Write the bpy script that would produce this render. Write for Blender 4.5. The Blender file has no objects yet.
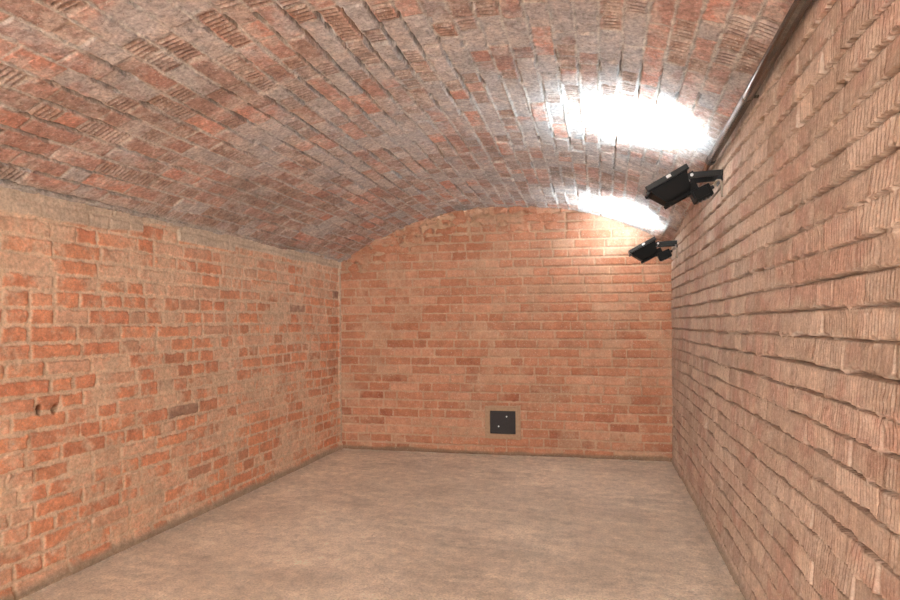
import bpy, bmesh, math
import numpy as np
from mathutils import Vector, Matrix

scene = bpy.context.scene
COL = scene.collection

# ------------------------------------------------------------------ camera
cam_data = bpy.data.cameras.new('camera')
cam_data.sensor_width = 36.0
cam_data.lens = 24.0
cam_data.shift_y = 0.0263
cam_data.clip_start = 0.05
cam = bpy.data.objects.new('camera', cam_data)
COL.objects.link(cam)
cam.matrix_world = (Matrix.Translation((0, 0, 1.4)) @ Matrix.Rotation(0.26012, 4, 'Z')
                    @ Matrix.Rotation(math.pi / 2, 4, 'X') @ Matrix.Rotation(-0.005, 4, 'Z'))
scene.camera = cam

# ------------------------------------------------------------------ world + exposure
world = bpy.data.worlds.new('world')
scene.world = world
world.use_nodes = True
bg = world.node_tree.nodes['Background']
bg.inputs['Color'].default_value = (1.0, 0.965, 0.90, 1)
bg.inputs['Strength'].default_value = 20.5
LAMP_W = 42.0
LAMP_COL = (0.68, 0.88, 1.0)
scene.view_settings.view_transform = 'Standard'
scene.view_settings.look = 'None'
scene.view_settings.gamma = 1.0
scene.view_settings.use_curve_mapping = False
scene.view_settings.exposure = 0.0

# ------------------------------------------------------------------ numpy noise
M32 = np.uint32(0xffffffff)
def _hash(ix, iy, seed):
    h = (ix.astype(np.int64) * 374761393 + iy.astype(np.int64) * 668265263 + seed * 974634777) & 0xffffffff
    h = h.astype(np.uint64)
    h = ((h ^ (h >> np.uint64(13))) * np.uint64(1274126177)) & np.uint64(0xffffffff)
    h = h ^ (h >> np.uint64(16))
    return (h & np.uint64(0xffffff)).astype(np.float32) / np.float32(0xffffff)
def vnoise(x, y, seed):
    ix = np.floor(x); iy = np.floor(y)
    fx = (x - ix).astype(np.float32); fy = (y - iy).astype(np.float32)
    fx = fx * fx * (3 - 2 * fx); fy = fy * fy * (3 - 2 * fy)
    a = _hash(ix, iy, seed); b = _hash(ix + 1, iy, seed)
    c = _hash(ix, iy + 1, seed); d = _hash(ix + 1, iy + 1, seed)
    return (a * (1 - fx) + b * fx) * (1 - fy) + (c * (1 - fx) + d * fx) * fy
def fbm(x, y, f, seed, octv=3, gain=0.55):
    """0..1-ish, mean 0.5"""
    s = 0.0; amp = 1.0; tot = 0.0
    for o in range(octv):
        s = s + amp * vnoise(x * f + 17.3 * o, y * f + 9.1 * o, seed + o * 31)
        tot += amp; amp *= gain; f *= 2.03
    return (s / tot).astype(np.float32)
def sstep(a, b, x):
    t = np.clip((x - a) / (b - a), 0, 1)
    return t * t * (3 - 2 * t)
def lin(r, g, b):
    c = np.array([r, g, b], float) / 255
    return np.where(c <= 0.04045, c / 12.92, ((c + 0.055) / 1.055) ** 2.4).astype(np.float32)
def mix(a, b, t):
    t = np.asarray(t)[..., None]
    return a * (1 - t) + b * t

def bond(U, V, ch, lengths, weights, seed, warp=0.0, u_lo=-3.0, u_hi=13.0, jitter=0.15):
    """brick bond: which brick each point lies in and where inside it"""
    Vw = V + warp * (fbm(U, V * 0.6, 0.9, seed + 5, 2) - 0.5) * 2 + warp * 0.3 * (fbm(U, V, 4, seed + 6, 2) - .5)
    row = np.floor(Vw / ch).astype(int)
    yb = (Vw - row * ch).astype(np.float32)
    a = np.zeros_like(yb); L = np.ones_like(yb); idx = np.zeros(yb.shape, int)
    rng = np.random.RandomState(seed)
    for r in range(row.min(), row.max() + 1):
        m = row == r
        n = int((u_hi - u_lo) / min(lengths)) + 4
        ls = rng.choice(lengths, n, p=weights) * (1 + jitter * (rng.rand(n) - .5))
        edges = u_lo - rng.rand() * 0.3 + np.concatenate([[0], np.cumsum(ls)])
        if not m.any():
            continue
        k = np.clip(np.searchsorted(edges, U[m], side='right') - 1, 0, n - 1)
        a[m] = U[m] - edges[k]; L[m] = ls[k]; idx[m] = k
    def rnd(s):
        return _hash(idx * 7 + 3, row * 13 + 1, seed + s)
    return row, yb, a, L, rnd

def grid_mesh(name, P, C, flip, mat, sat=1.0, gain=1.0):
    C = C[..., :1] * (np.maximum(C, 1e-4) / np.maximum(C[..., :1], 1e-4)) ** sat * gain
    nu, nv = P.shape[:2]
    me = bpy.data.meshes.new(name)
    n = nu * nv
    i = np.arange(n, dtype=np.int32).reshape(nu, nv)
    q = np.stack([i[:-1, :-1], i[1:, :-1], i[1:, 1:], i[:-1, 1:]], -1).reshape(-1, 4)
    if flip:
        q = q[:, ::-1]
    me.vertices.add(n); me.vertices.foreach_set('co', P.reshape(-1).astype(np.float32))
    me.loops.add(q.size); me.loops.foreach_set('vertex_index', q.reshape(-1))
    me.polygons.add(len(q))
    me.polygons.foreach_set('loop_start', np.arange(len(q), dtype=np.int32) * 4)
    me.update(calc_edges=True)
    at = me.attributes.new('tint', 'FLOAT_COLOR', 'POINT')
    rgba = np.ones((n, 4), np.float32); rgba[:, :3] = C.reshape(-1, 3)
    at.data.foreach_set('color', rgba.reshape(-1))
    me.polygons.foreach_set('use_smooth', np.ones(len(q), bool))
    me.materials.append(mat)
    me.validate()
    o = bpy.data.objects.new(name, me)
    COL.objects.link(o)
    o['kind'] = 'structure'
    return o

# ------------------------------------------------------------------ materials
def masonry(name, grain=60.0, bump=0.5, contrast=0.35, rough=0.92, blotch=9.0, specks=0.25):
    m = bpy.data.materials.new(name); m.use_nodes = True
    nt = m.node_tree; N = nt.nodes; Lk = nt.links
    b = N['Principled BSDF']; b.inputs['Roughness'].default_value = rough
    b.inputs['Specular IOR Level'].default_value = 0.2
    at = N.new('ShaderNodeAttribute'); at.attribute_name = 'tint'
    tc = N.new('ShaderNodeTexCoord')
    def noise(scale, detail, r=0.6):
        n = N.new('ShaderNodeTexNoise'); n.inputs['Scale'].default_value = scale
        n.inputs['Detail'].default_value = detail; n.inputs['Roughness'].default_value = r
        Lk.new(tc.outputs['Object'], n.inputs['Vector']); return n.outputs['Fac']
    def rng(src, lo, hi, a, c):
        r = N.new('ShaderNodeMapRange'); Lk.new(src, r.inputs['Value'])
        for k, v in zip(('From Min', 'From Max', 'To Min', 'To Max'), (lo, hi, a, c)): r.inputs[k].default_value = v
        return r.outputs['Result']
    def mul(A, B, kind='MULTIPLY', fac=1.0):
        x = N.new('ShaderNodeMix'); x.data_type = 'RGBA'; x.blend_type = kind
        if hasattr(fac, 'links'): Lk.new(fac, x.inputs['Factor'])
        else: x.inputs['Factor'].default_value = fac
        Lk.new(A, x.inputs['A'])
        if hasattr(B, 'links'): Lk.new(B, x.inputs['B'])
        else: x.inputs['B'].default_value = B
        return x.outputs['Result']
    fine = noise(grain, 6, .72); mid = noise(blotch * 2.6, 6, .65); big = noise(blotch * .5, 4)
    c = mul(at.outputs['Color'], rng(fine, .32, .68, 1 - contrast, 1 + contrast))
    c = mul(c, rng(mid, .32, .68, 1 - contrast * .7, 1 + contrast * .7))
    c = mul(c, rng(big, .3, .7, .92, 1.08))
    # pale lime specks and dark pits
    sp = noise(grain * 1.7, 3, .5)
    c = mul(c, (.62, .56, .50, 1), 'MIX', rng(sp, .62, .70, 0, specks * 2))
    pit = noise(grain * 1.1, 2, .4)
    c = mul(c, (.16, .12, .09, 1), 'MIX', rng(pit, .33, .24, 0, specks * 1.6))
    Lk.new(c, b.inputs['Base Color'])
    ad = N.new('ShaderNodeMath'); ad.operation = 'ADD'; Lk.new(fine, ad.inputs[0]); Lk.new(mid, ad.inputs[1])
    bp = N.new('ShaderNodeBump'); bp.inputs['Strength'].default_value = bump; bp.inputs['Distance'].default_value = 0.012
    Lk.new(ad.outputs[0], bp.inputs['Height']); Lk.new(bp.outputs['Normal'], b.inputs['Normal'])
    return m
def plain(name, col, rough=0.5, metal=0.0, bump=0.0, scale=200.0, var=0.0):
    m = bpy.data.materials.new(name); m.use_nodes = True
    nt = m.node_tree; N = nt.nodes; Lk = nt.links
    b = N['Principled BSDF']
    b.inputs['Roughness'].default_value = rough; b.inputs['Metallic'].default_value = metal
    tc = N.new('ShaderNodeTexCoord')
    n1 = N.new('ShaderNodeTexNoise'); n1.inputs['Scale'].default_value = scale; n1.inputs['Detail'].default_value = 4
    Lk.new(tc.outputs['Object'], n1.inputs['Vector'])
    cr = N.new('ShaderNodeValToRGB')
    c = lin(*col)
    cr.color_ramp.elements[0].position = 0.3; cr.color_ramp.elements[1].position = 0.7
    cr.color_ramp.elements[0].color = (*[float(v) * (1 - var) for v in c], 1)
    cr.color_ramp.elements[1].color = (*[min(1, float(v) * (1 + var)) for v in c], 1)
    Lk.new(n1.outputs['Fac'], cr.inputs['Fac']); Lk.new(cr.outputs['Color'], b.inputs['Base Color'])
    if bump:
        bp = N.new('ShaderNodeBump'); bp.inputs['Strength'].default_value = bump; bp.inputs['Distance'].default_value = 0.003
        Lk.new(n1.outputs['Fac'], bp.inputs['Height']); Lk.new(bp.outputs['Normal'], b.inputs['Normal'])
    return m

MAT_LEFT = masonry('left_wall_masonry', 70, 0.25, 0.24)
MAT_BACK = masonry('back_wall_masonry', 60, 0.25, 0.15)
MAT_RIGHT = masonry('right_wall_masonry', 85, 0.30, 0.20)
MAT_VAULT = masonry('vault_masonry', 60, 0.5, 0.36, specks=.4)
MAT_FLOOR = masonry('rammed_concrete', 80, 0.5, 0.24, 0.95, 5.0, .3)

# ------------------------------------------------------------------ room frame
XL, DL = -2.923, 6.188            # back left corner
XR, DR = 0.607, 6.394             # back right corner
SK = 0.01764                      # the right wall opens slightly towards the camera
ROOM = 11.4                        # length of the vault; unseen open rear stretch lengthened to even the light
ZL = 2.098
BT = np.array([XR - XL, DR - DL]); BW = float(np.hypot(*BT)); BT = BT / BW
def yback(x): return DL + (x - XL) * (DR - DL) / (XR - XL)
SEAM_D = [0, 1.23, 2.2, 2.87, 3.39, 3.95, 11.4]
SEAM_Z = [2.167, 2.325, 2.435, 2.485, 2.515, 2.55, 2.72]
def zR(d): return np.interp(d, SEAM_D, SEAM_Z)
ARCH_T = np.array([-0.05, 0.0, .357, .703, 1.043, 1.375, 1.70, 2.018, 2.33, 2.636, 2.837, 3.035, 3.23, 3.375, 3.527, 3.60])
ARCH_Z = np.array([2.06, 2.098, 2.311, 2.453, 2.56, 2.622, 2.646, 2.637, 2.607, 2.553, 2.498, 2.429, 2.34, 2.264, 2.168, 2.115])
tt = np.linspace(ARCH_T[0], ARCH_T[-1], 400)
zz = np.interp(tt, ARCH_T, ARCH_Z)
for _ in range(3):                # soften the polyline
    zz[8:-8] = np.convolve(zz, np.ones(17) / 17, 'valid')
arc = np.concatenate([[0], np.cumsum(np.hypot(np.diff(tt), np.diff(zz)))])
ARC = arc[-1]

def graded(lo, hi, near, fine, coarse):
    """positions along the depth: finer towards `near`"""
    out = [lo]; 
    while out[-1] < hi:
        d = out[-1]
        out.append(d + (np.interp(d, near, fine) if d < near[-1] else coarse))
    return np.array(out)

# ------------------------------------------------------------------ left wall
def build_left():
    u = graded(-0.03, ROOM, [0, 4.3], [0.0085, 0.0055], 0.05)
    v = np.arange(-0.03, 2.19, 0.006)
    U, V = np.meshgrid(u, v, indexing='ij'); U = U.astype(np.float32); V = V.astype(np.float32)
    row, yb, a, L, rnd = bond(U, V, 0.0935, [0.15, 0.30, 0.21], [.44, .40, .16], 11, 0.012)
    mt = 0.010 + 0.012 * rnd(1)
    en = (fbm(U, V, 24, 21, 4) - .5) * 0.024
    d = np.minimum(np.minimum(a, L - a) - mt * 0.55, np.minimum(yb, 0.0935 - yb) - mt * 0.6) + en
    brick = sstep(-0.002, 0.005, d)
    # lime smear over the brick faces, heavy in patches
    patch = fbm(U, V, 0.75, 31, 3)
    fine = fbm(U, V, 30, 33, 4)
    smear = sstep(0.42, 0.75, fbm(U, V, 5.5, 32, 4) + 0.40 * (patch - .5) + 0.35 * (rnd(2) - .5) + 0.5 * (fine - .5))
    top = sstep(1.55, 2.02, V + 0.35 * (fbm(U, V, 1.1, 35, 3) - .5))
    smear = np.clip(smear * 0.95 + 0.06 + 0.45 * top * sstep(.38, .6, fbm(U, V, 3, 36, 3)), 0, 1)
    # a paler stretch with open bed joints part-way along
    pale = np.exp(-((U - 1.45) / 0.42) ** 2 - ((V - 0.86) / 0.17) ** 2)
    smear = np.clip(smear + 0.9 * pale * sstep(.2, .6, fine), 0, 1)
    band = sstep(2.015, 2.03, V + 0.055 * sstep(2.4, 3.6, U) + 0.03 * (fbm(U, V, 3, 37, 3) - .5) + np.where((U > 2.05) & (U < 2.95), -0.06, 0.0))
    band = np.maximum(band, sstep(.0, .01, np.minimum(np.minimum(U - 1.95, 2.62 - U), V - 1.985)))
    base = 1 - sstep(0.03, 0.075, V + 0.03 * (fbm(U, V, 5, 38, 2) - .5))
    corner = 1 - sstep(0.035, 0.055, U + 0.02 * (fbm(U, V, 6, 39, 2) - .5))
    ha = rnd(3); hb = rnd(4); hc = rnd(5)
    bc = mix(lin(210, 116, 74), lin(194, 96, 60), ha)
    bc = mix(bc, lin(206, 146, 110), sstep(.62, 1, hb) * 0.9)
    bc = mix(bc, lin(158, 84, 54), sstep(.80, .95, hc) * 0.45)
    bc = mix(bc, lin(128, 96, 78), sstep(.98, .985, rnd(6)) * 0.7)
    bc = bc * (0.80 + 0.40 * fbm(U, V, 18, 41, 4))[..., None]
    mc = mix(lin(216, 172, 134), lin(194, 152, 116), fbm(U, V, 3.5, 42, 3))
    col = mix(mc, bc, brick * (1 - 0.78 * smear))
    full = np.maximum(np.maximum(band, base), corner)
    col = mix(col, mix(lin(200, 172, 142), lin(176, 146, 118), fbm(U, V, 8, 43, 3)), np.maximum(band, corner * .7))
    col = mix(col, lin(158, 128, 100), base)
    # thin open joints round some bricks
    crack = np.exp(-(d / 0.0022) ** 2) * sstep(.5, .75, fbm(U, V, 4, 44, 3)) * (1 - full)
    h = 0.005 * brick * (1 - 0.5 * smear) + 0.003 * (rnd(7) - .5) * brick + 0.004 * (fbm(U, V, 22, 45, 3) - .5) + 0.012 * (fbm(U, V, 1.2, 46, 2) - .5)
    h = h - 0.006 * crack + 0.010 * band + 0.014 * base + 0.012 * corner
    # two old fixing holes, sunk in, their inner shade also painted dark
    for (cu, cv) in ((3.675, 0.953), (3.585, 0.946)):
        r = np.hypot((U - cu) / 0.020, (V - cv) / 0.030) + 0.5 * (fbm(U, V, 40, 47, 2) - .5)
        hole = 1 - sstep(.7, 1.0, r)
        h = h - 0.06 * hole
        col = mix(col, lin(70, 52, 42), hole * 0.8)
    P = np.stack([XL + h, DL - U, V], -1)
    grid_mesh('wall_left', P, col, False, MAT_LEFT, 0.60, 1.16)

# ------------------------------------------------------------------ back wall
def build_back():
    u = np.arange(-0.03, BW + 0.03, 0.0075)
    v = np.arange(-0.03, 2.72, 0.0075)
    U, V = np.meshgrid(u, v, indexing='ij'); U = U.astype(np.float32); V = V.astype(np.float32)
    lim = np.interp(U, ARCH_T, ARCH_Z)                 # height of the arch over each point
    row, yb, a, L, rnd = bond(U, V, 0.0945, [0.15, 0.30, 0.23], [.34, .52, .14], 71, 0.006)
    mt = 0.010 + 0.008 * rnd(1)
    en = (fbm(U, V, 24, 72, 3) - .5) * 0.016
    rough_top = sstep(0.42, 0.05, lim - V) * sstep(3.0, 1.7, U + .5 * (fbm(U, V, 2, 70, 2) - .5))
    en = en + rough_top * (fbm(U, V, 11, 73, 3) - .5) * 0.12
    d = np.minimum(np.minimum(a, L - a) - mt * 0.4, np.minimum(yb, 0.0945 - yb) - mt * 0.5) + en
    brick = sstep(-0.002, 0.006, d)
    fine = fbm(U, V, 28, 74, 4)
    smear = sstep(0.45, 0.8, fbm(U, V, 4.5, 75, 4) + 0.35 * (rnd(2) - .5) + 0.3 * (fine - .5))
    bc = mix(lin(190, 118, 86), lin(178, 102, 70), rnd(3))
    bc = mix(bc, lin(200, 138, 106), sstep(.5, 1, rnd(4)) * .8)
    low = sstep(1.3, 0.3, V)
    bc = mix(bc, lin(156, 80, 54), sstep(.62, .95, rnd(5)) * (0.25 + 0.6 * low))
    bc = bc * (0.82 + 0.36 * fbm(U, V, 16, 76, 4))[..., None]
    mc = mix(lin(206, 160, 126), lin(174, 130, 100), fbm(U, V, 3, 77, 3))
    col = mix(mc, bc, brick * (1 - 0.62 * smear))
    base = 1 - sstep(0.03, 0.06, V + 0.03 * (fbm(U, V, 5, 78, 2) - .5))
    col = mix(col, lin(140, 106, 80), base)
    seam = sstep(0.03, 0.005, lim - V)
    col = mix(col, lin(180, 140, 112), seam * .4)
    rib = 0.5 + 0.5 * np.cos(a * 2 * math.pi / 0.017)
    ribs = (rnd(6) < 0.30) * sstep(0.5, 1.6, V) * brick
    tilt = (0.5 - yb / 0.0945)
    h = -0.010 * np.exp(-((yb - .004) / .004) ** 2) * sstep(.42, .6, fbm(U, V, 2.2, 82, 3) + .12 * sstep(.8, 2.4, U)) + brick * (0.007 * (0.5 + 0.5 * sstep(1.0, 2.4, U)) + 0.008 * tilt * sstep(.4, 2.6, U) + 0.006 * (rnd(7) - .5)) * (1 - .3 * smear)
    h = h + 0.003 * rib * ribs + 0.005 * (fbm(U, V, 20, 79, 3) - .5) + 0.014 * (fbm(U, V, 1.3, 80, 2) - .5)
    h = h + rough_top * ((fbm(U, V, 9, 81, 3) - .5) * 0.10 - 0.05 * (1 - brick)) + 0.012 * base
    # flat mortar bedding round the hatch
    hb = sstep(0.0, 0.02, np.minimum(np.minimum(U - 1.63, 2.03 - U), np.minimum(V - 0.165, 0.545 - V)))
    h = h * (1 - hb) - 0.004 * hb
    N = np.array([BT[1], -BT[0]])
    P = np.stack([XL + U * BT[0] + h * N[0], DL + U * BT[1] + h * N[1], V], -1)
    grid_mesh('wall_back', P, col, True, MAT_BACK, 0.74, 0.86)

# ------------------------------------------------------------------ right wall
def build_right():
    u = graded(-0.03, ROOM, [0, 3.0, 5.1], [0.0085, 0.0052, 0.0042], 0.04)
    v = np.arange(-0.03, 2.73, 0.0052)
    U, V = np.meshgrid(u, v, indexing='ij'); U = U.astype(np.float32); V = V.astype(np.float32)
    CH = 0.0955
    row, yb, a, L, rnd = bond(U, V, CH, [0.15, 0.29, 0.22], [.36, .46, .18], 131, 0.014, jitter=.2)
    en = (fbm(U, V, 28, 132, 4) - .5) * 0.022
    head = np.minimum(a, L - a) + en * 0.9
    lower = yb + en * 1.1                                  # distance above the brick's bottom edge
    upper = CH - yb + en * 0.8
    gapw = 0.004 + 0.020 * fbm(U, V, 1.8, 133, 3) * rnd(1)
    bed_lo = sstep(gapw * 0.7, gapw * 0.7 + 0.004, lower)   # 0 in the open joint under the brick
    bed_hi = sstep(0.002, 0.016, upper)
    headm = sstep(0.0005, 0.0045, np.minimum(a, L - a) + (fbm(U, V, 40, 148, 2) - .5) * .006)
    headv = 0.25 + 0.75 * (rnd(2) > .45)                   # most head joints are half filled
    stick = 0.003 + 0.013 * rnd(3) ** 1.2 + 0.006 * (fbm(U, V, 1.5, 134, 2) - .5)
    stick = stick * sstep(-0.1, 0.5, V + 0.35)
    prof = 1 - 0.85 * (yb / CH)                            # leans out towards its bottom edge
    rib = np.abs(((a / (0.018 + 0.004 * rnd(4))) % 1.0) - 0.5) * 2
    ribs = sstep(.25, .6, rib) * (0.3 + 0.7 * (rnd(5) < .85)) * (0.5 + 0.8 * fbm(U, V, 6, 135, 3))
    face = (stick * prof + 0.005 * (rnd(8) - .5)) * bed_hi + 0.0055 * ribs * 0.75 - 0.007 * (1 - headm) * headv
    lump = sstep(.55, .8, fbm(U, V, 14, 136, 3)) * np.exp(-((yb - CH * .97) / 0.02) ** 2)
    h = np.where(True, face, 0) * bed_lo - (0.030 + 0.030 * (fbm(U, V, 3.2, 137, 3) - .5)) * (1 - bed_lo) + 0.008 * lump
    h = h + 0.0030 * (fbm(U, V, 26, 138, 3) - .5) + .002 * (fbm(U, V, 80, 147, 2) - .5) + 0.020 * (fbm(U, V, 1.1, 139, 2) - .5)
    ragged = sstep(.56, .72, fbm(U, V, 7, 140, 4))
    h = h + ragged * 0.006 * (fbm(U, V, 45, 141, 2) - .4)
    bc = mix(lin(206, 160, 128), lin(174, 128, 100), rnd(6))
    red = sstep(.50, .68, fbm(U, V, 4.5, 142, 3) + .22 * (rnd(7) - .5))
    bc = mix(bc, lin(184, 106, 82), red * 0.65)
    bc = mix(bc, lin(206, 166, 138), sstep(.48, .72, fbm(U, V, 9, 143, 3)) * .5)
    bc = bc * (0.80 + 0.40 * fbm(U * 5, V * .7, 14, 144, 3))[..., None]
    bc = mix(bc, lin(208, 172, 144), (1 - ribs) * .22)
    mc = mix(lin(196, 158, 128), lin(164, 128, 102), fbm(U, V, 6, 145, 3))
    mort = np.maximum(1 - bed_lo, np.maximum((1 - headm) * .7, (1 - bed_hi) * .55))
    col = mix(bc, mc, np.clip(mort, 0, 1))
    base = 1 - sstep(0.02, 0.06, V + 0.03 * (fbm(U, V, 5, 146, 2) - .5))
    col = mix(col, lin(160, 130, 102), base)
    h = h + 0.010 * base
    x0 = XR + SK * U
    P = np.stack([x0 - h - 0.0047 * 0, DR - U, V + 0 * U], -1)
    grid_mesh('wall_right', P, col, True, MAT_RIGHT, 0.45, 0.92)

# ------------------------------------------------------------------ vault
def build_vault():
    d = graded(-0.04, ROOM, [0, 4.8, 5.0], [0.009, 0.0055, 0.0055], 0.05)
    s = np.arange(0, ARC, 0.0055)
    D, S = np.meshgrid(d, s, indexing='ij'); D = D.astype(np.float32); S = S.astype(np.float32)
    CH = 0.108
    row, yb, a, L, rnd = bond(D, S, CH, [0.28, 0.13, 0.20], [.46, .42, .12], 211, 0.006, jitter=.15)
    en = (fbm(D, S, 24, 212, 3) - .5) * 0.016
    mt = 0.008 + 0.012 * rnd(1)
    dj = np.minimum(np.minimum(a, L - a) - mt * .25, np.minimum(yb, CH - yb) - mt * .5) + en
    brick = sstep(-0.002, 0.006, dj)
    bed = sstep(0.001, 0.009, np.minimum(yb, CH - yb) + en)
    rough = sstep(.35, .65, fbm(D, S, .9, 213, 2) + .12 * sstep(2, 5, D))
    # ribbed short bricks
    ribbed = (L < 0.165) * (rnd(2) < 0.75) + (L >= .165) * (rnd(2) < .10)
    rib = sstep(.15, .40, 0.5 + 0.5 * np.cos(a * 2 * math.pi / 0.026))
    ribh = ribbed * brick * sstep(0.012, 0.02, np.minimum(yb, CH - yb))
    # bed joints: mortar ridges in places, open gaps in others
    jn = 0.13 * sstep(1.3, 2.4, S) + 0.5 * fbm(D, S, 1.6, 214, 2) + 0.5 * fbm(D, S, 7.0, 228, 3)
    ridge = sstep(.5, .68, jn) * (1 - bed)
    gap = sstep(.56, .44, jn) * (1 - bed) * (rnd(9) > .25)
    h = brick * (0.004 + 0.012 * (rnd(3) - .5)) + 0.010 * (yb / CH - .5) * (rnd(4) - .2) * brick
    h = h - 0.013 * ribh * (1 - rib) - 0.050 * gap + 0.007 * ridge
    h = h + 0.008 * (fbm(D, S, 16, 215, 4) - .5) + 0.002 * (fbm(D, S, 50, 229, 2) - .5) + 0.022 * (fbm(D, S, 1.4, 216, 2) - .5)
    # one long open crack near the crown's left
    cd = np.abs(S - 1.30 - 0.03 * (fbm(D, S, 3, 217, 3) - .5))
    # colours
    bc = mix(lin(186, 126, 106), lin(160, 98, 80), rnd(5))
    bc = mix(bc, lin(194, 106, 80), (rnd(6) > .74) * .6)
    bc = mix(bc, lin(146, 108, 88), ribh * .8)
    bc = mix(bc, lin(150, 110, 94), (rnd(7) > .72) * .7)
    bc = bc * (0.80 + 0.40 * fbm(D, S, 15, 218, 4))[..., None]
    mc = mix(lin(188, 166, 146), lin(150, 126, 108), fbm(D, S, 5, 219, 3))
    col = mix(mc, bc, brick)
    # grey-white lime bloom, boosted middle and right to paint in cool lamp light
    lamp_grey_zone = 0.40 * np.exp(-((S - 2.6) / 0.75) ** 2) + 0.24 * np.exp(-((S - 1.5) / .55) ** 2)
    bloom = sstep(.48, .72, fbm(D, S, 2.4, 220, 4) + lamp_grey_zone - 0.10 + 0.75 * (rnd(8) - .5) + 0.18 * (fbm(D, S, 26, 221, 3) - .5)) * (1 - .7 * ribh)
    grey = mix(lin(186, 178, 172), lin(158, 150, 146), fbm(D, S, 7, 222, 3))
    col = mix(col, grey, bloom * 0.85)
    film = sstep(.45, .65, fbm(D, S, 9, 223, 5, .7))
    col = mix(col, lin(192, 164, 146), film * .55)
    col = mix(col, mix(lin(198, 186, 172), lin(172, 158, 144), fbm(D, S, 8, 224, 2)), ridge * .95)
    col = mix(col, lin(168, 152, 138), sstep(.16, .10, S + .04 * (fbm(D, S, 4, 230, 2) - .5)) * sstep(1.2, 2.2, D) * .8)
    soot = sstep(.60, .76, fbm(D, S, 1.9, 225, 4)) * .35
    col = mix(col, lin(112, 96, 86), soot)
    t = np.interp(S, arc, tt); z = np.interp(S, arc, zz)
    # slope normals of the section
    dt = np.gradient(np.interp(s, arc, tt)); dz = np.gradient(np.interp(s, arc, zz))
    nl = np.hypot(dt, dz); nx = (dz / nl)[None, :]; nz = (-dt / nl)[None, :]     # pointing into the room
    w = np.clip(t / BW, 0, 1.03)
    x = XL + t * BT[0] + SK * D * w
    y = yback(XL + t * BT[0]) - D
    zc = z + (zR(D) - zR(0)) * w ** 1.6
    P = np.stack([x + nx * h, y, zc + nz * h], -1)
    grid_mesh('ceiling', P, col, False, MAT_VAULT, 0.54, 1.14)

# ------------------------------------------------------------------ floor
def build_floor():
    x = np.arange(XL - .03, XR + .20, 0.012)
    d = graded(-0.35, ROOM, [0, 4.6], [0.014, 0.010], 0.06)
    D, X = np.meshgrid(d, x, indexing='ij'); D = D.astype(np.float32); X = X.astype(np.float32)
    Y = DR - D
    big = fbm(X, Y, 1.1, 301, 4); mid = fbm(X * .7 + Y * .3, Y * 1.2, 4.2, 302, 4)
    c = mix(lin(184, 156, 124), lin(198, 171, 138), sstep(.35, .68, big))
    c = mix(c, lin(160, 130, 100), sstep(.50, .75, mid) * .40)
    c = c * (0.86 + 0.28 * fbm(X * .6 + Y * .25, Y * 2.0, 9, 308, 5, .7))[..., None]
    c = mix(c, lin(208, 184, 152), sstep(.55, .75, fbm(X * .5, Y * 1.3, 7, 303, 5, .65)) * .30)
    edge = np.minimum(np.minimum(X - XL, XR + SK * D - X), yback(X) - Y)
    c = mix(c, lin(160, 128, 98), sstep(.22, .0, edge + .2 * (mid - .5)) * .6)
    h = 0.010 * (fbm(X, Y, 1.0, 304, 3) - .5) + 0.004 * (fbm(X, Y, 9, 305, 3) - .5)
    fillet = np.clip(1 - np.clip(edge, 0, 1) / (0.05 + 0.05 * fbm(X, Y, 2, 306, 2)), 0, 1)
    h = h + 0.014 * fillet ** 2 - 0.004
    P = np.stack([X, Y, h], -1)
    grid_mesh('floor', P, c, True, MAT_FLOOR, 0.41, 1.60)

build_floor(); build_left(); build_back(); build_right(); build_vault()

# ------------------------------------------------------------------ small-object helpers
def obj(name, bm, mat, parent=None, smooth=False):
    me = bpy.data.meshes.new(name); bmesh.ops.recalc_face_normals(bm, faces=bm.faces[:])
    bm.to_mesh(me); bm.free()
    me.materials.append(mat)
    if smooth:
        for p in me.polygons: p.use_smooth = True
    o = bpy.data.objects.new(name, me); COL.objects.link(o)
    if parent is not None:
        o.parent = parent
    return o
def thing(name, label, cat, loc, group=None, rz=0.0):
    o = bpy.data.objects.new(name, None); COL.objects.link(o)
    o.empty_display_size = 0.1
    o.location = loc; o.rotation_euler = (0, 0, rz)
    o['label'] = label; o['category'] = cat
    if group: o['group'] = group
    return o
def box(bm, c, size, rot=None, bev=0.0):
    r = bmesh.ops.create_cube(bm, size=1.0)
    vs = r['verts']
    bmesh.ops.scale(bm, vec=size, verts=vs)
    if bev:
        es = list({e for v in vs for e in v.link_edges})
        rb = bmesh.ops.bevel(bm, geom=es, offset=bev, segments=2, affect='EDGES', profile=.6)
        vs = list({v for f in rb['faces'] for v in f.verts} | {v for v in vs if v.is_valid})
    if rot is not None:
        bmesh.ops.rotate(bm, matrix=rot, verts=vs)
    bmesh.ops.translate(bm, vec=c, verts=vs)
    return vs
def tube(bm, pts, r, n=16, cap=True):
    pts = [Vector(p) for p in pts]; rings = []
    up = Vector((0, 0, 1))
    for i, p in enumerate(pts):
        t = (pts[min(i + 1, len(pts) - 1)] - pts[max(i - 1, 0)]).normalized()
        s = t.cross(up)
        if s.length < 1e-3: s = t.cross(Vector((1, 0, 0)))
        s.normalize(); q = s.cross(t)
        rr = r[i] if hasattr(r, '__len__') else r
        rings.append([bm.verts.new(p + rr * (math.cos(k * 2 * math.pi / n) * s + math.sin(k * 2 * math.pi / n) * q)) for k in range(n)])
    for A, B in zip(rings, rings[1:]):
        for k in range(n):
            bm.faces.new((A[k], A[(k + 1) % n], B[(k + 1) % n], B[k]))
    if cap:
        bm.faces.new(rings[0][::-1]); bm.faces.new(rings[-1])
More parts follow.
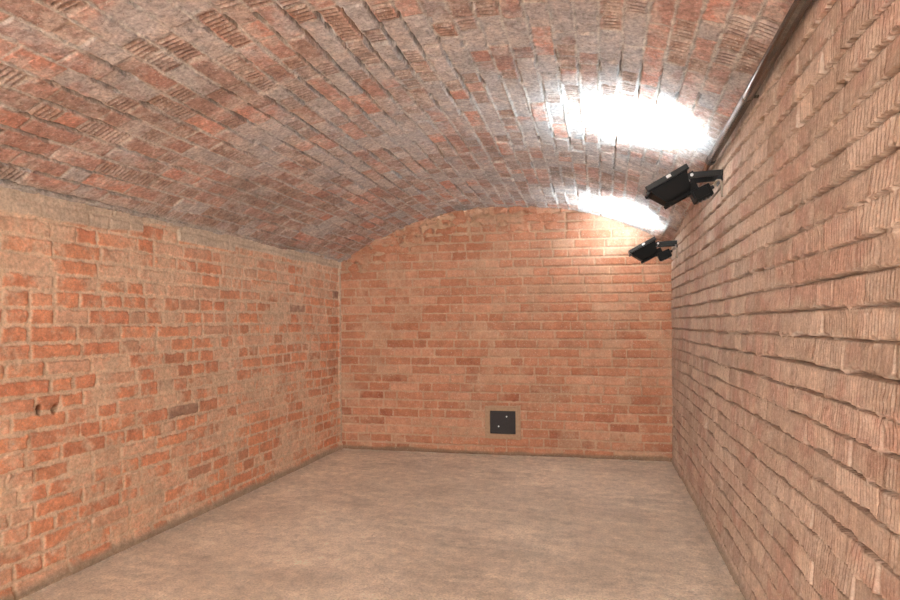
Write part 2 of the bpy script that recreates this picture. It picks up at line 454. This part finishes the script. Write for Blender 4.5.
def smooth_path(pts, n=8):
    pts = [Vector(p) for p in pts]; out = []
    P = [pts[0]] + pts + [pts[-1]]
    for i in range(1, len(P) - 2):
        for k in range(n):
            t = k / n
            a, b, c, d = P[i - 1], P[i], P[i + 1], P[i + 2]
            out.append(0.5 * ((2 * b) + (c - a) * t + (2 * a - 5 * b + 4 * c - d) * t * t + (-a + 3 * b - 3 * c + d) * t ** 3))
    out.append(pts[-1]); return out

BLACK = plain('black_enamel', (20, 20, 21), 0.3, 0.0, 0.15, 300, .25)
BLACK_MATT = plain('black_housing', (7, 7, 8), 0.55, 0.0, 0.3, 220, .25)
STEEL = plain('bright_steel', (205, 205, 205), 0.3, 1.0, 0.0, 80, .1)
GREY_CABLE = plain('grey_cable', (150, 138, 125), 0.6, 0.0, 0.0, 80, .1)
PIPE = plain('grey_pipe', (112, 102, 95), 0.2, 0.75, 0.08, 60, .15)
DARK = plain('dark_pipe_cap', (58, 52, 48), 0.5, 0.3, 0.1, 90, .2)
RUST = plain('rusty_conduit', (112, 76, 58), 0.75, 0.1, 0.4, 60, .3)
IRON = plain('dark_iron', (30, 23, 24), 0.65, 0.0, 0.4, 60, .3)
CEMENT = plain('cement_surround', (160, 132, 108), 0.95, 0.0, 0.6, 40, .12)
BLACK_MATT.node_tree.nodes['Principled BSDF'].inputs['Specular IOR Level'].default_value = 0.15
BLACK.node_tree.nodes['Principled BSDF'].inputs['Specular IOR Level'].default_value = 0.35
glass_mat = bpy.data.materials.new('lamp_glass'); glass_mat.use_nodes = True
_b = glass_mat.node_tree.nodes['Principled BSDF']
_b.inputs['Base Color'].default_value = (.9, .93, .95, 1); _b.inputs['Roughness'].default_value = .15
_b.inputs['Emission Color'].default_value = (*LAMP_COL, 1); _b.inputs['Emission Strength'].default_value = 110

# ------------------------------------------------------------------ floodlights
# local frame: origin on the wall behind the bracket, -X out into the room, Y along the wall.
TILT = math.radians(28.3)
def make_floodlight():
    root = thing('floodlight', '', 'floodlight', (0, 0, 0), 'floodlights on the right wall')
    A = Vector((-0.443, 0, -0.045)); B = Vector((-0.209, 0, 0.081))      # ends of the front bezel in section
    e = (B - A).normalized(); nrm = Vector((-e.z, 0, e.x))               # nrm points out of the glass: up and left
    Lb = (B - A).length; HY = 0.105
    C = (A + B) / 2
    R = Matrix((e, Vector((0, 1, 0)), nrm)).transposed()                 # local (e, Y, nrm)
    # housing: tapering tray behind the bezel, ribbed back
    bm = bmesh.new()
    def ring(de, hy, dn, sh=0.0):
        return [bm.verts.new(C + e * (sx * de + sh) + Vector((0, sy * hy, 0)) + nrm * dn) for sx, sy in ((-1, -1), (1, -1), (1, 1), (-1, 1))]
    rings = [ring(Lb / 2 - .012, HY - .010, -.028), ring(Lb / 2 - .018, HY - .014, -.050),
             ring(Lb / 2 - .052, HY - .030, -.132, .010), ring(Lb / 2 - .066, HY - .040, -.148, .010)]
    for P_, Q_ in zip(rings, rings[1:]):
        for k in range(4): bm.faces.new((P_[k], P_[(k + 1) % 4], Q_[(k + 1) % 4], Q_[k]))
    bm.faces.new(rings[0][::-1]); bm.faces.new(rings[-1])
    bmesh.ops.bevel(bm, geom=[x for x in bm.edges], offset=.004, segments=2, affect='EDGES')
    hs = obj('housing', bm, BLACK_MATT, root)
    bm = bmesh.new()
    for k in range(7):
        yy = -0.054 + k * 0.018
        box(bm, C + e * .010 + Vector((0, yy, 0)) - nrm * .150, (0.17, 0.004, 0.020), R, .001)
    obj('cooling_fins', bm, BLACK_MATT, hs)
    # bezel: a hollow frame round the glass
    bm = bmesh.new()
    hx = Lb / 2; w = .020
    for sx in (-1, 1):
        box(bm, C + e * sx * (hx - w / 2) - nrm * .016, (w, 2 * HY, .034), R, .004)
    for sy in (-1, 1):
        box(bm, C + Vector((0, sy * (HY - w / 2), 0)) - nrm * .016, (2 * hx, w, .034), R, .004)
    bz = obj('bezel', bm, BLACK, root)
    bm = bmesh.new(); box(bm, C + e * .012 + Vector((0, -HY - .002, 0)) - nrm * .013, (.028, .006, .018), R, .0015)
    cl = obj('clip', bm, STEEL, bz); cl['label'] = 'bright metal clip'
    for sy in (-.6, .6):
        bm = bmesh.new()
        box(bm, A + e * .004 + Vector((0, sy * HY, 0)) - nrm * .034, (.022, .030, .020), R, .004)
        obj('hinge', bm, BLACK, bz)
    # glass
    bm = bmesh.new(); box(bm, C - nrm * .006, (2 * hx - .038, 2 * HY - .038, .005), R)
    obj('glass', bm, glass_mat, root)
    # U bracket: two arms from the pivots at the housing's upper end to the wall
    piv = Vector((-0.168, 0, 0.020))
    arms = bmesh.new()
    box(arms, (-0.0125, 0, .004), (0.008, .17, .064), None, .002)       # plate on the wall
    brk = obj('wall_plate', arms, BLACK, root)
    for sy in (-1, 1):
        bm = bmesh.new()
        box(bm, Vector(((piv.x - .014) / 2 - .004, sy * .078, .018)), (abs(piv.x) + .010, .006, .035), Matrix.Rotation(math.radians(-1.5), 3, 'Y'), .0015)
        box(bm, piv + Vector((-.022, sy * .078, -.008)), (.060, .007, .036), Matrix.Rotation(-TILT, 3, 'Y'), .0015)
        obj('bracket_arm', bm, BLACK, root)
        bm = bmesh.new()
        tube(bm, [piv + Vector((-.010, sy * .078 - .010, -.004)), piv + Vector((-.010, sy * .078 + .010, -.004))], .009, 14)
        bo = obj('pivot_bolt', bm, STEEL, root); bo['label'] = 'bright bolt'
    # terminal box hung from the back of the housing
    bm = bmesh.new()
    Rt = Matrix.Rotation(math.radians(-24), 3, 'Y')
    tb = Vector((-0.118, -.02, -.088))
    box(bm, tb, (.112, .10, .074), Rt, .008)
    box(bm, tb + Rt @ Vector((-.006, -.053, 0)), (.080, .010, .050), Rt, .003)
    box(bm, tb + Vector((-.056, .0, .030)), (.070, .07, .062), Rt, .003)
    tx = obj('terminal_box', bm, BLACK_MATT, root)
    bm = bmesh.new()
    for k in range(4):
        box(bm, tb + Rt @ Vector((-.036 + k * .024, 0, -.038)), (.007, .095, .009), Rt, .001)
    obj('cover_rib', bm, BLACK, tx)
    bm = bmesh.new()
    g0 = tb + Rt @ Vector((.052, -.02, .006)); g1 = tb + Rt @ Vector((.074, -.02, .006))
    tube(bm, [g0, g1], .012, 12)
    obj('cable_gland', bm, BLACK, tx)
    bm = bmesh.new()
    tube(bm, smooth_path([g1, g1 + Vector((.006, -.010, .012)), (-.040, -.075, -.026), (-.024, -.090, -.030), (-.018, -.094, -.060), (-.015, -.092, -.125)]), .0065, 10)
    cb = obj('cable', bm, GREY_CABLE, root, True); cb['label'] = 'pale grey cable'
    # the lamp's own light, just outside its glass
    ld = bpy.data.lights.new('flood_beam', 'AREA'); ld.shape = 'RECTANGLE'
    ld.size = 2 * hx - .05; ld.size_y = 2 * HY - .05
    ld.energy = LAMP_W; ld.color = LAMP_COL; ld.spread = math.radians(108)
    lo = bpy.data.objects.new('flood_beam', ld); COL.objects.link(lo); lo.parent = root
    Rl = Matrix.Rotation(math.radians(20), 3, 'Y') @ Matrix((e, Vector((0, -1, 0)), -nrm)).transposed()              # lights shine along local -Z
    lo.matrix_local = Matrix.Translation(C + nrm * .004) @ Rl.to_4x4()
    return root
def wall_x(y): return XR + SK * (DR - y)
lampA = make_floodlight()
lampA.location = (wall_x(3.88) , 3.88, 2.257)
lampA['label'] = 'larger, nearer black floodlight bracketed to the right wall below the end of the metal pipe'
def copy_tree(o, parent=None):
    c = o.copy(); COL.objects.link(c); c.parent = parent
    for ch in o.children: copy_tree(ch, c)
    return c
lampB = copy_tree(lampA)
lampB.location = (wall_x(5.95), 5.95, 2.118)
lampB['label'] = 'smaller-looking, farther black floodlight bracketed in the corner beside the back wall'

# ------------------------------------------------------------------ pipe along the seam
pr = thing('metal_pipe', 'long grey metal pipe running along the top of the right brick wall', 'pipe', (0.600, 3.95, 2.388))
O = Vector((0.600, 3.95, 2.388))
pe = Vector((0.640, 1.60, 2.503)); dirp = (pe - Vector((0.600, 3.95, 2.388)))
bm = bmesh.new(); tube(bm, [O - O, dirp], .026, 24)
obj('pipe_tube', bm, PIPE, pr, True)
bm = bmesh.new(); u_ = dirp.normalized(); tube(bm, [-u_ * .010, u_ * .03], .0285, 24)
obj('end_cap', bm, DARK, pr)
for f_ in (0.40,):
    bm = bmesh.new(); c_ = dirp * f_
    tube(bm, [c_ - u_ * .006, c_ + u_ * .006], .0266, 24)
    wx = wall_x((O + c_).y) - (O + c_).x
    box(bm, c_ + Vector((wx / 2 + .010, 0, -.004)), (wx - .012, .016, .010), None, .002)
    obj('pipe_clip', bm, PIPE, pr)
bm = bmesh.new()
tube(bm, [(0, 0, 0), (0.004, .20, .006), (.006, .46, -.010)], .016, 12)
rc = obj('thin_conduit', bm, RUST, pr, True); rc['label'] = 'rusty brown thin conduit'

# ------------------------------------------------------------------ hatch in the back wall
hw = 0.272; hh = 0.245
hx = 1.826; hz = 0.352
ang = math.atan2(BT[1], BT[0])
hc = Vector((XL + hx * BT[0], DL + hx * BT[1], hz))
ht = thing('wall_hatch', 'small square dark metal hatch with a cement surround low in the back brick wall', 'hatch', hc, None, ang)
bm = bmesh.new()
for sx in (-1, 1):
    box(bm, (sx * (hw / 2 + .026), -.004, 0), (.052, .040, hh + .104 + .01 * sx), None, .004)
for sz in (-1, 1):
    box(bm, (0, -.004, sz * (hh / 2 + .026)), (hw + .02, .040, .052), None, .004)
obj('surround', bm, CEMENT, ht)
bm = bmesh.new(); box(bm, (0, .004, 0), (hw + .006, .012, hh + .006), None, .002)
for sx in (-1, 1):
    box(bm, (sx * (hw / 2 - .010), -.004, 0), (.016, .008, hh), None, .002)
for sz in (-1, 1):
    box(bm, (0, -.004, sz * (hh / 2 - .010)), (hw - .02, .008, .016), None, .002)
obj('plate', bm, IRON, ht)
for (sx, sz) in ((.04, .060), (-.045, -.045)):
    bm = bmesh.new(); tube(bm, [(sx, -.001, sz), (sx, -.008, sz)], .008, 12)
    sc = obj('screw', bm, STEEL, ht); sc['label'] = 'bright screw'
bm = bmesh.new(); box(bm, (.118, -.006, -.106), (.018, .012, .022), None, .003)
obj('latch', bm, IRON, ht)
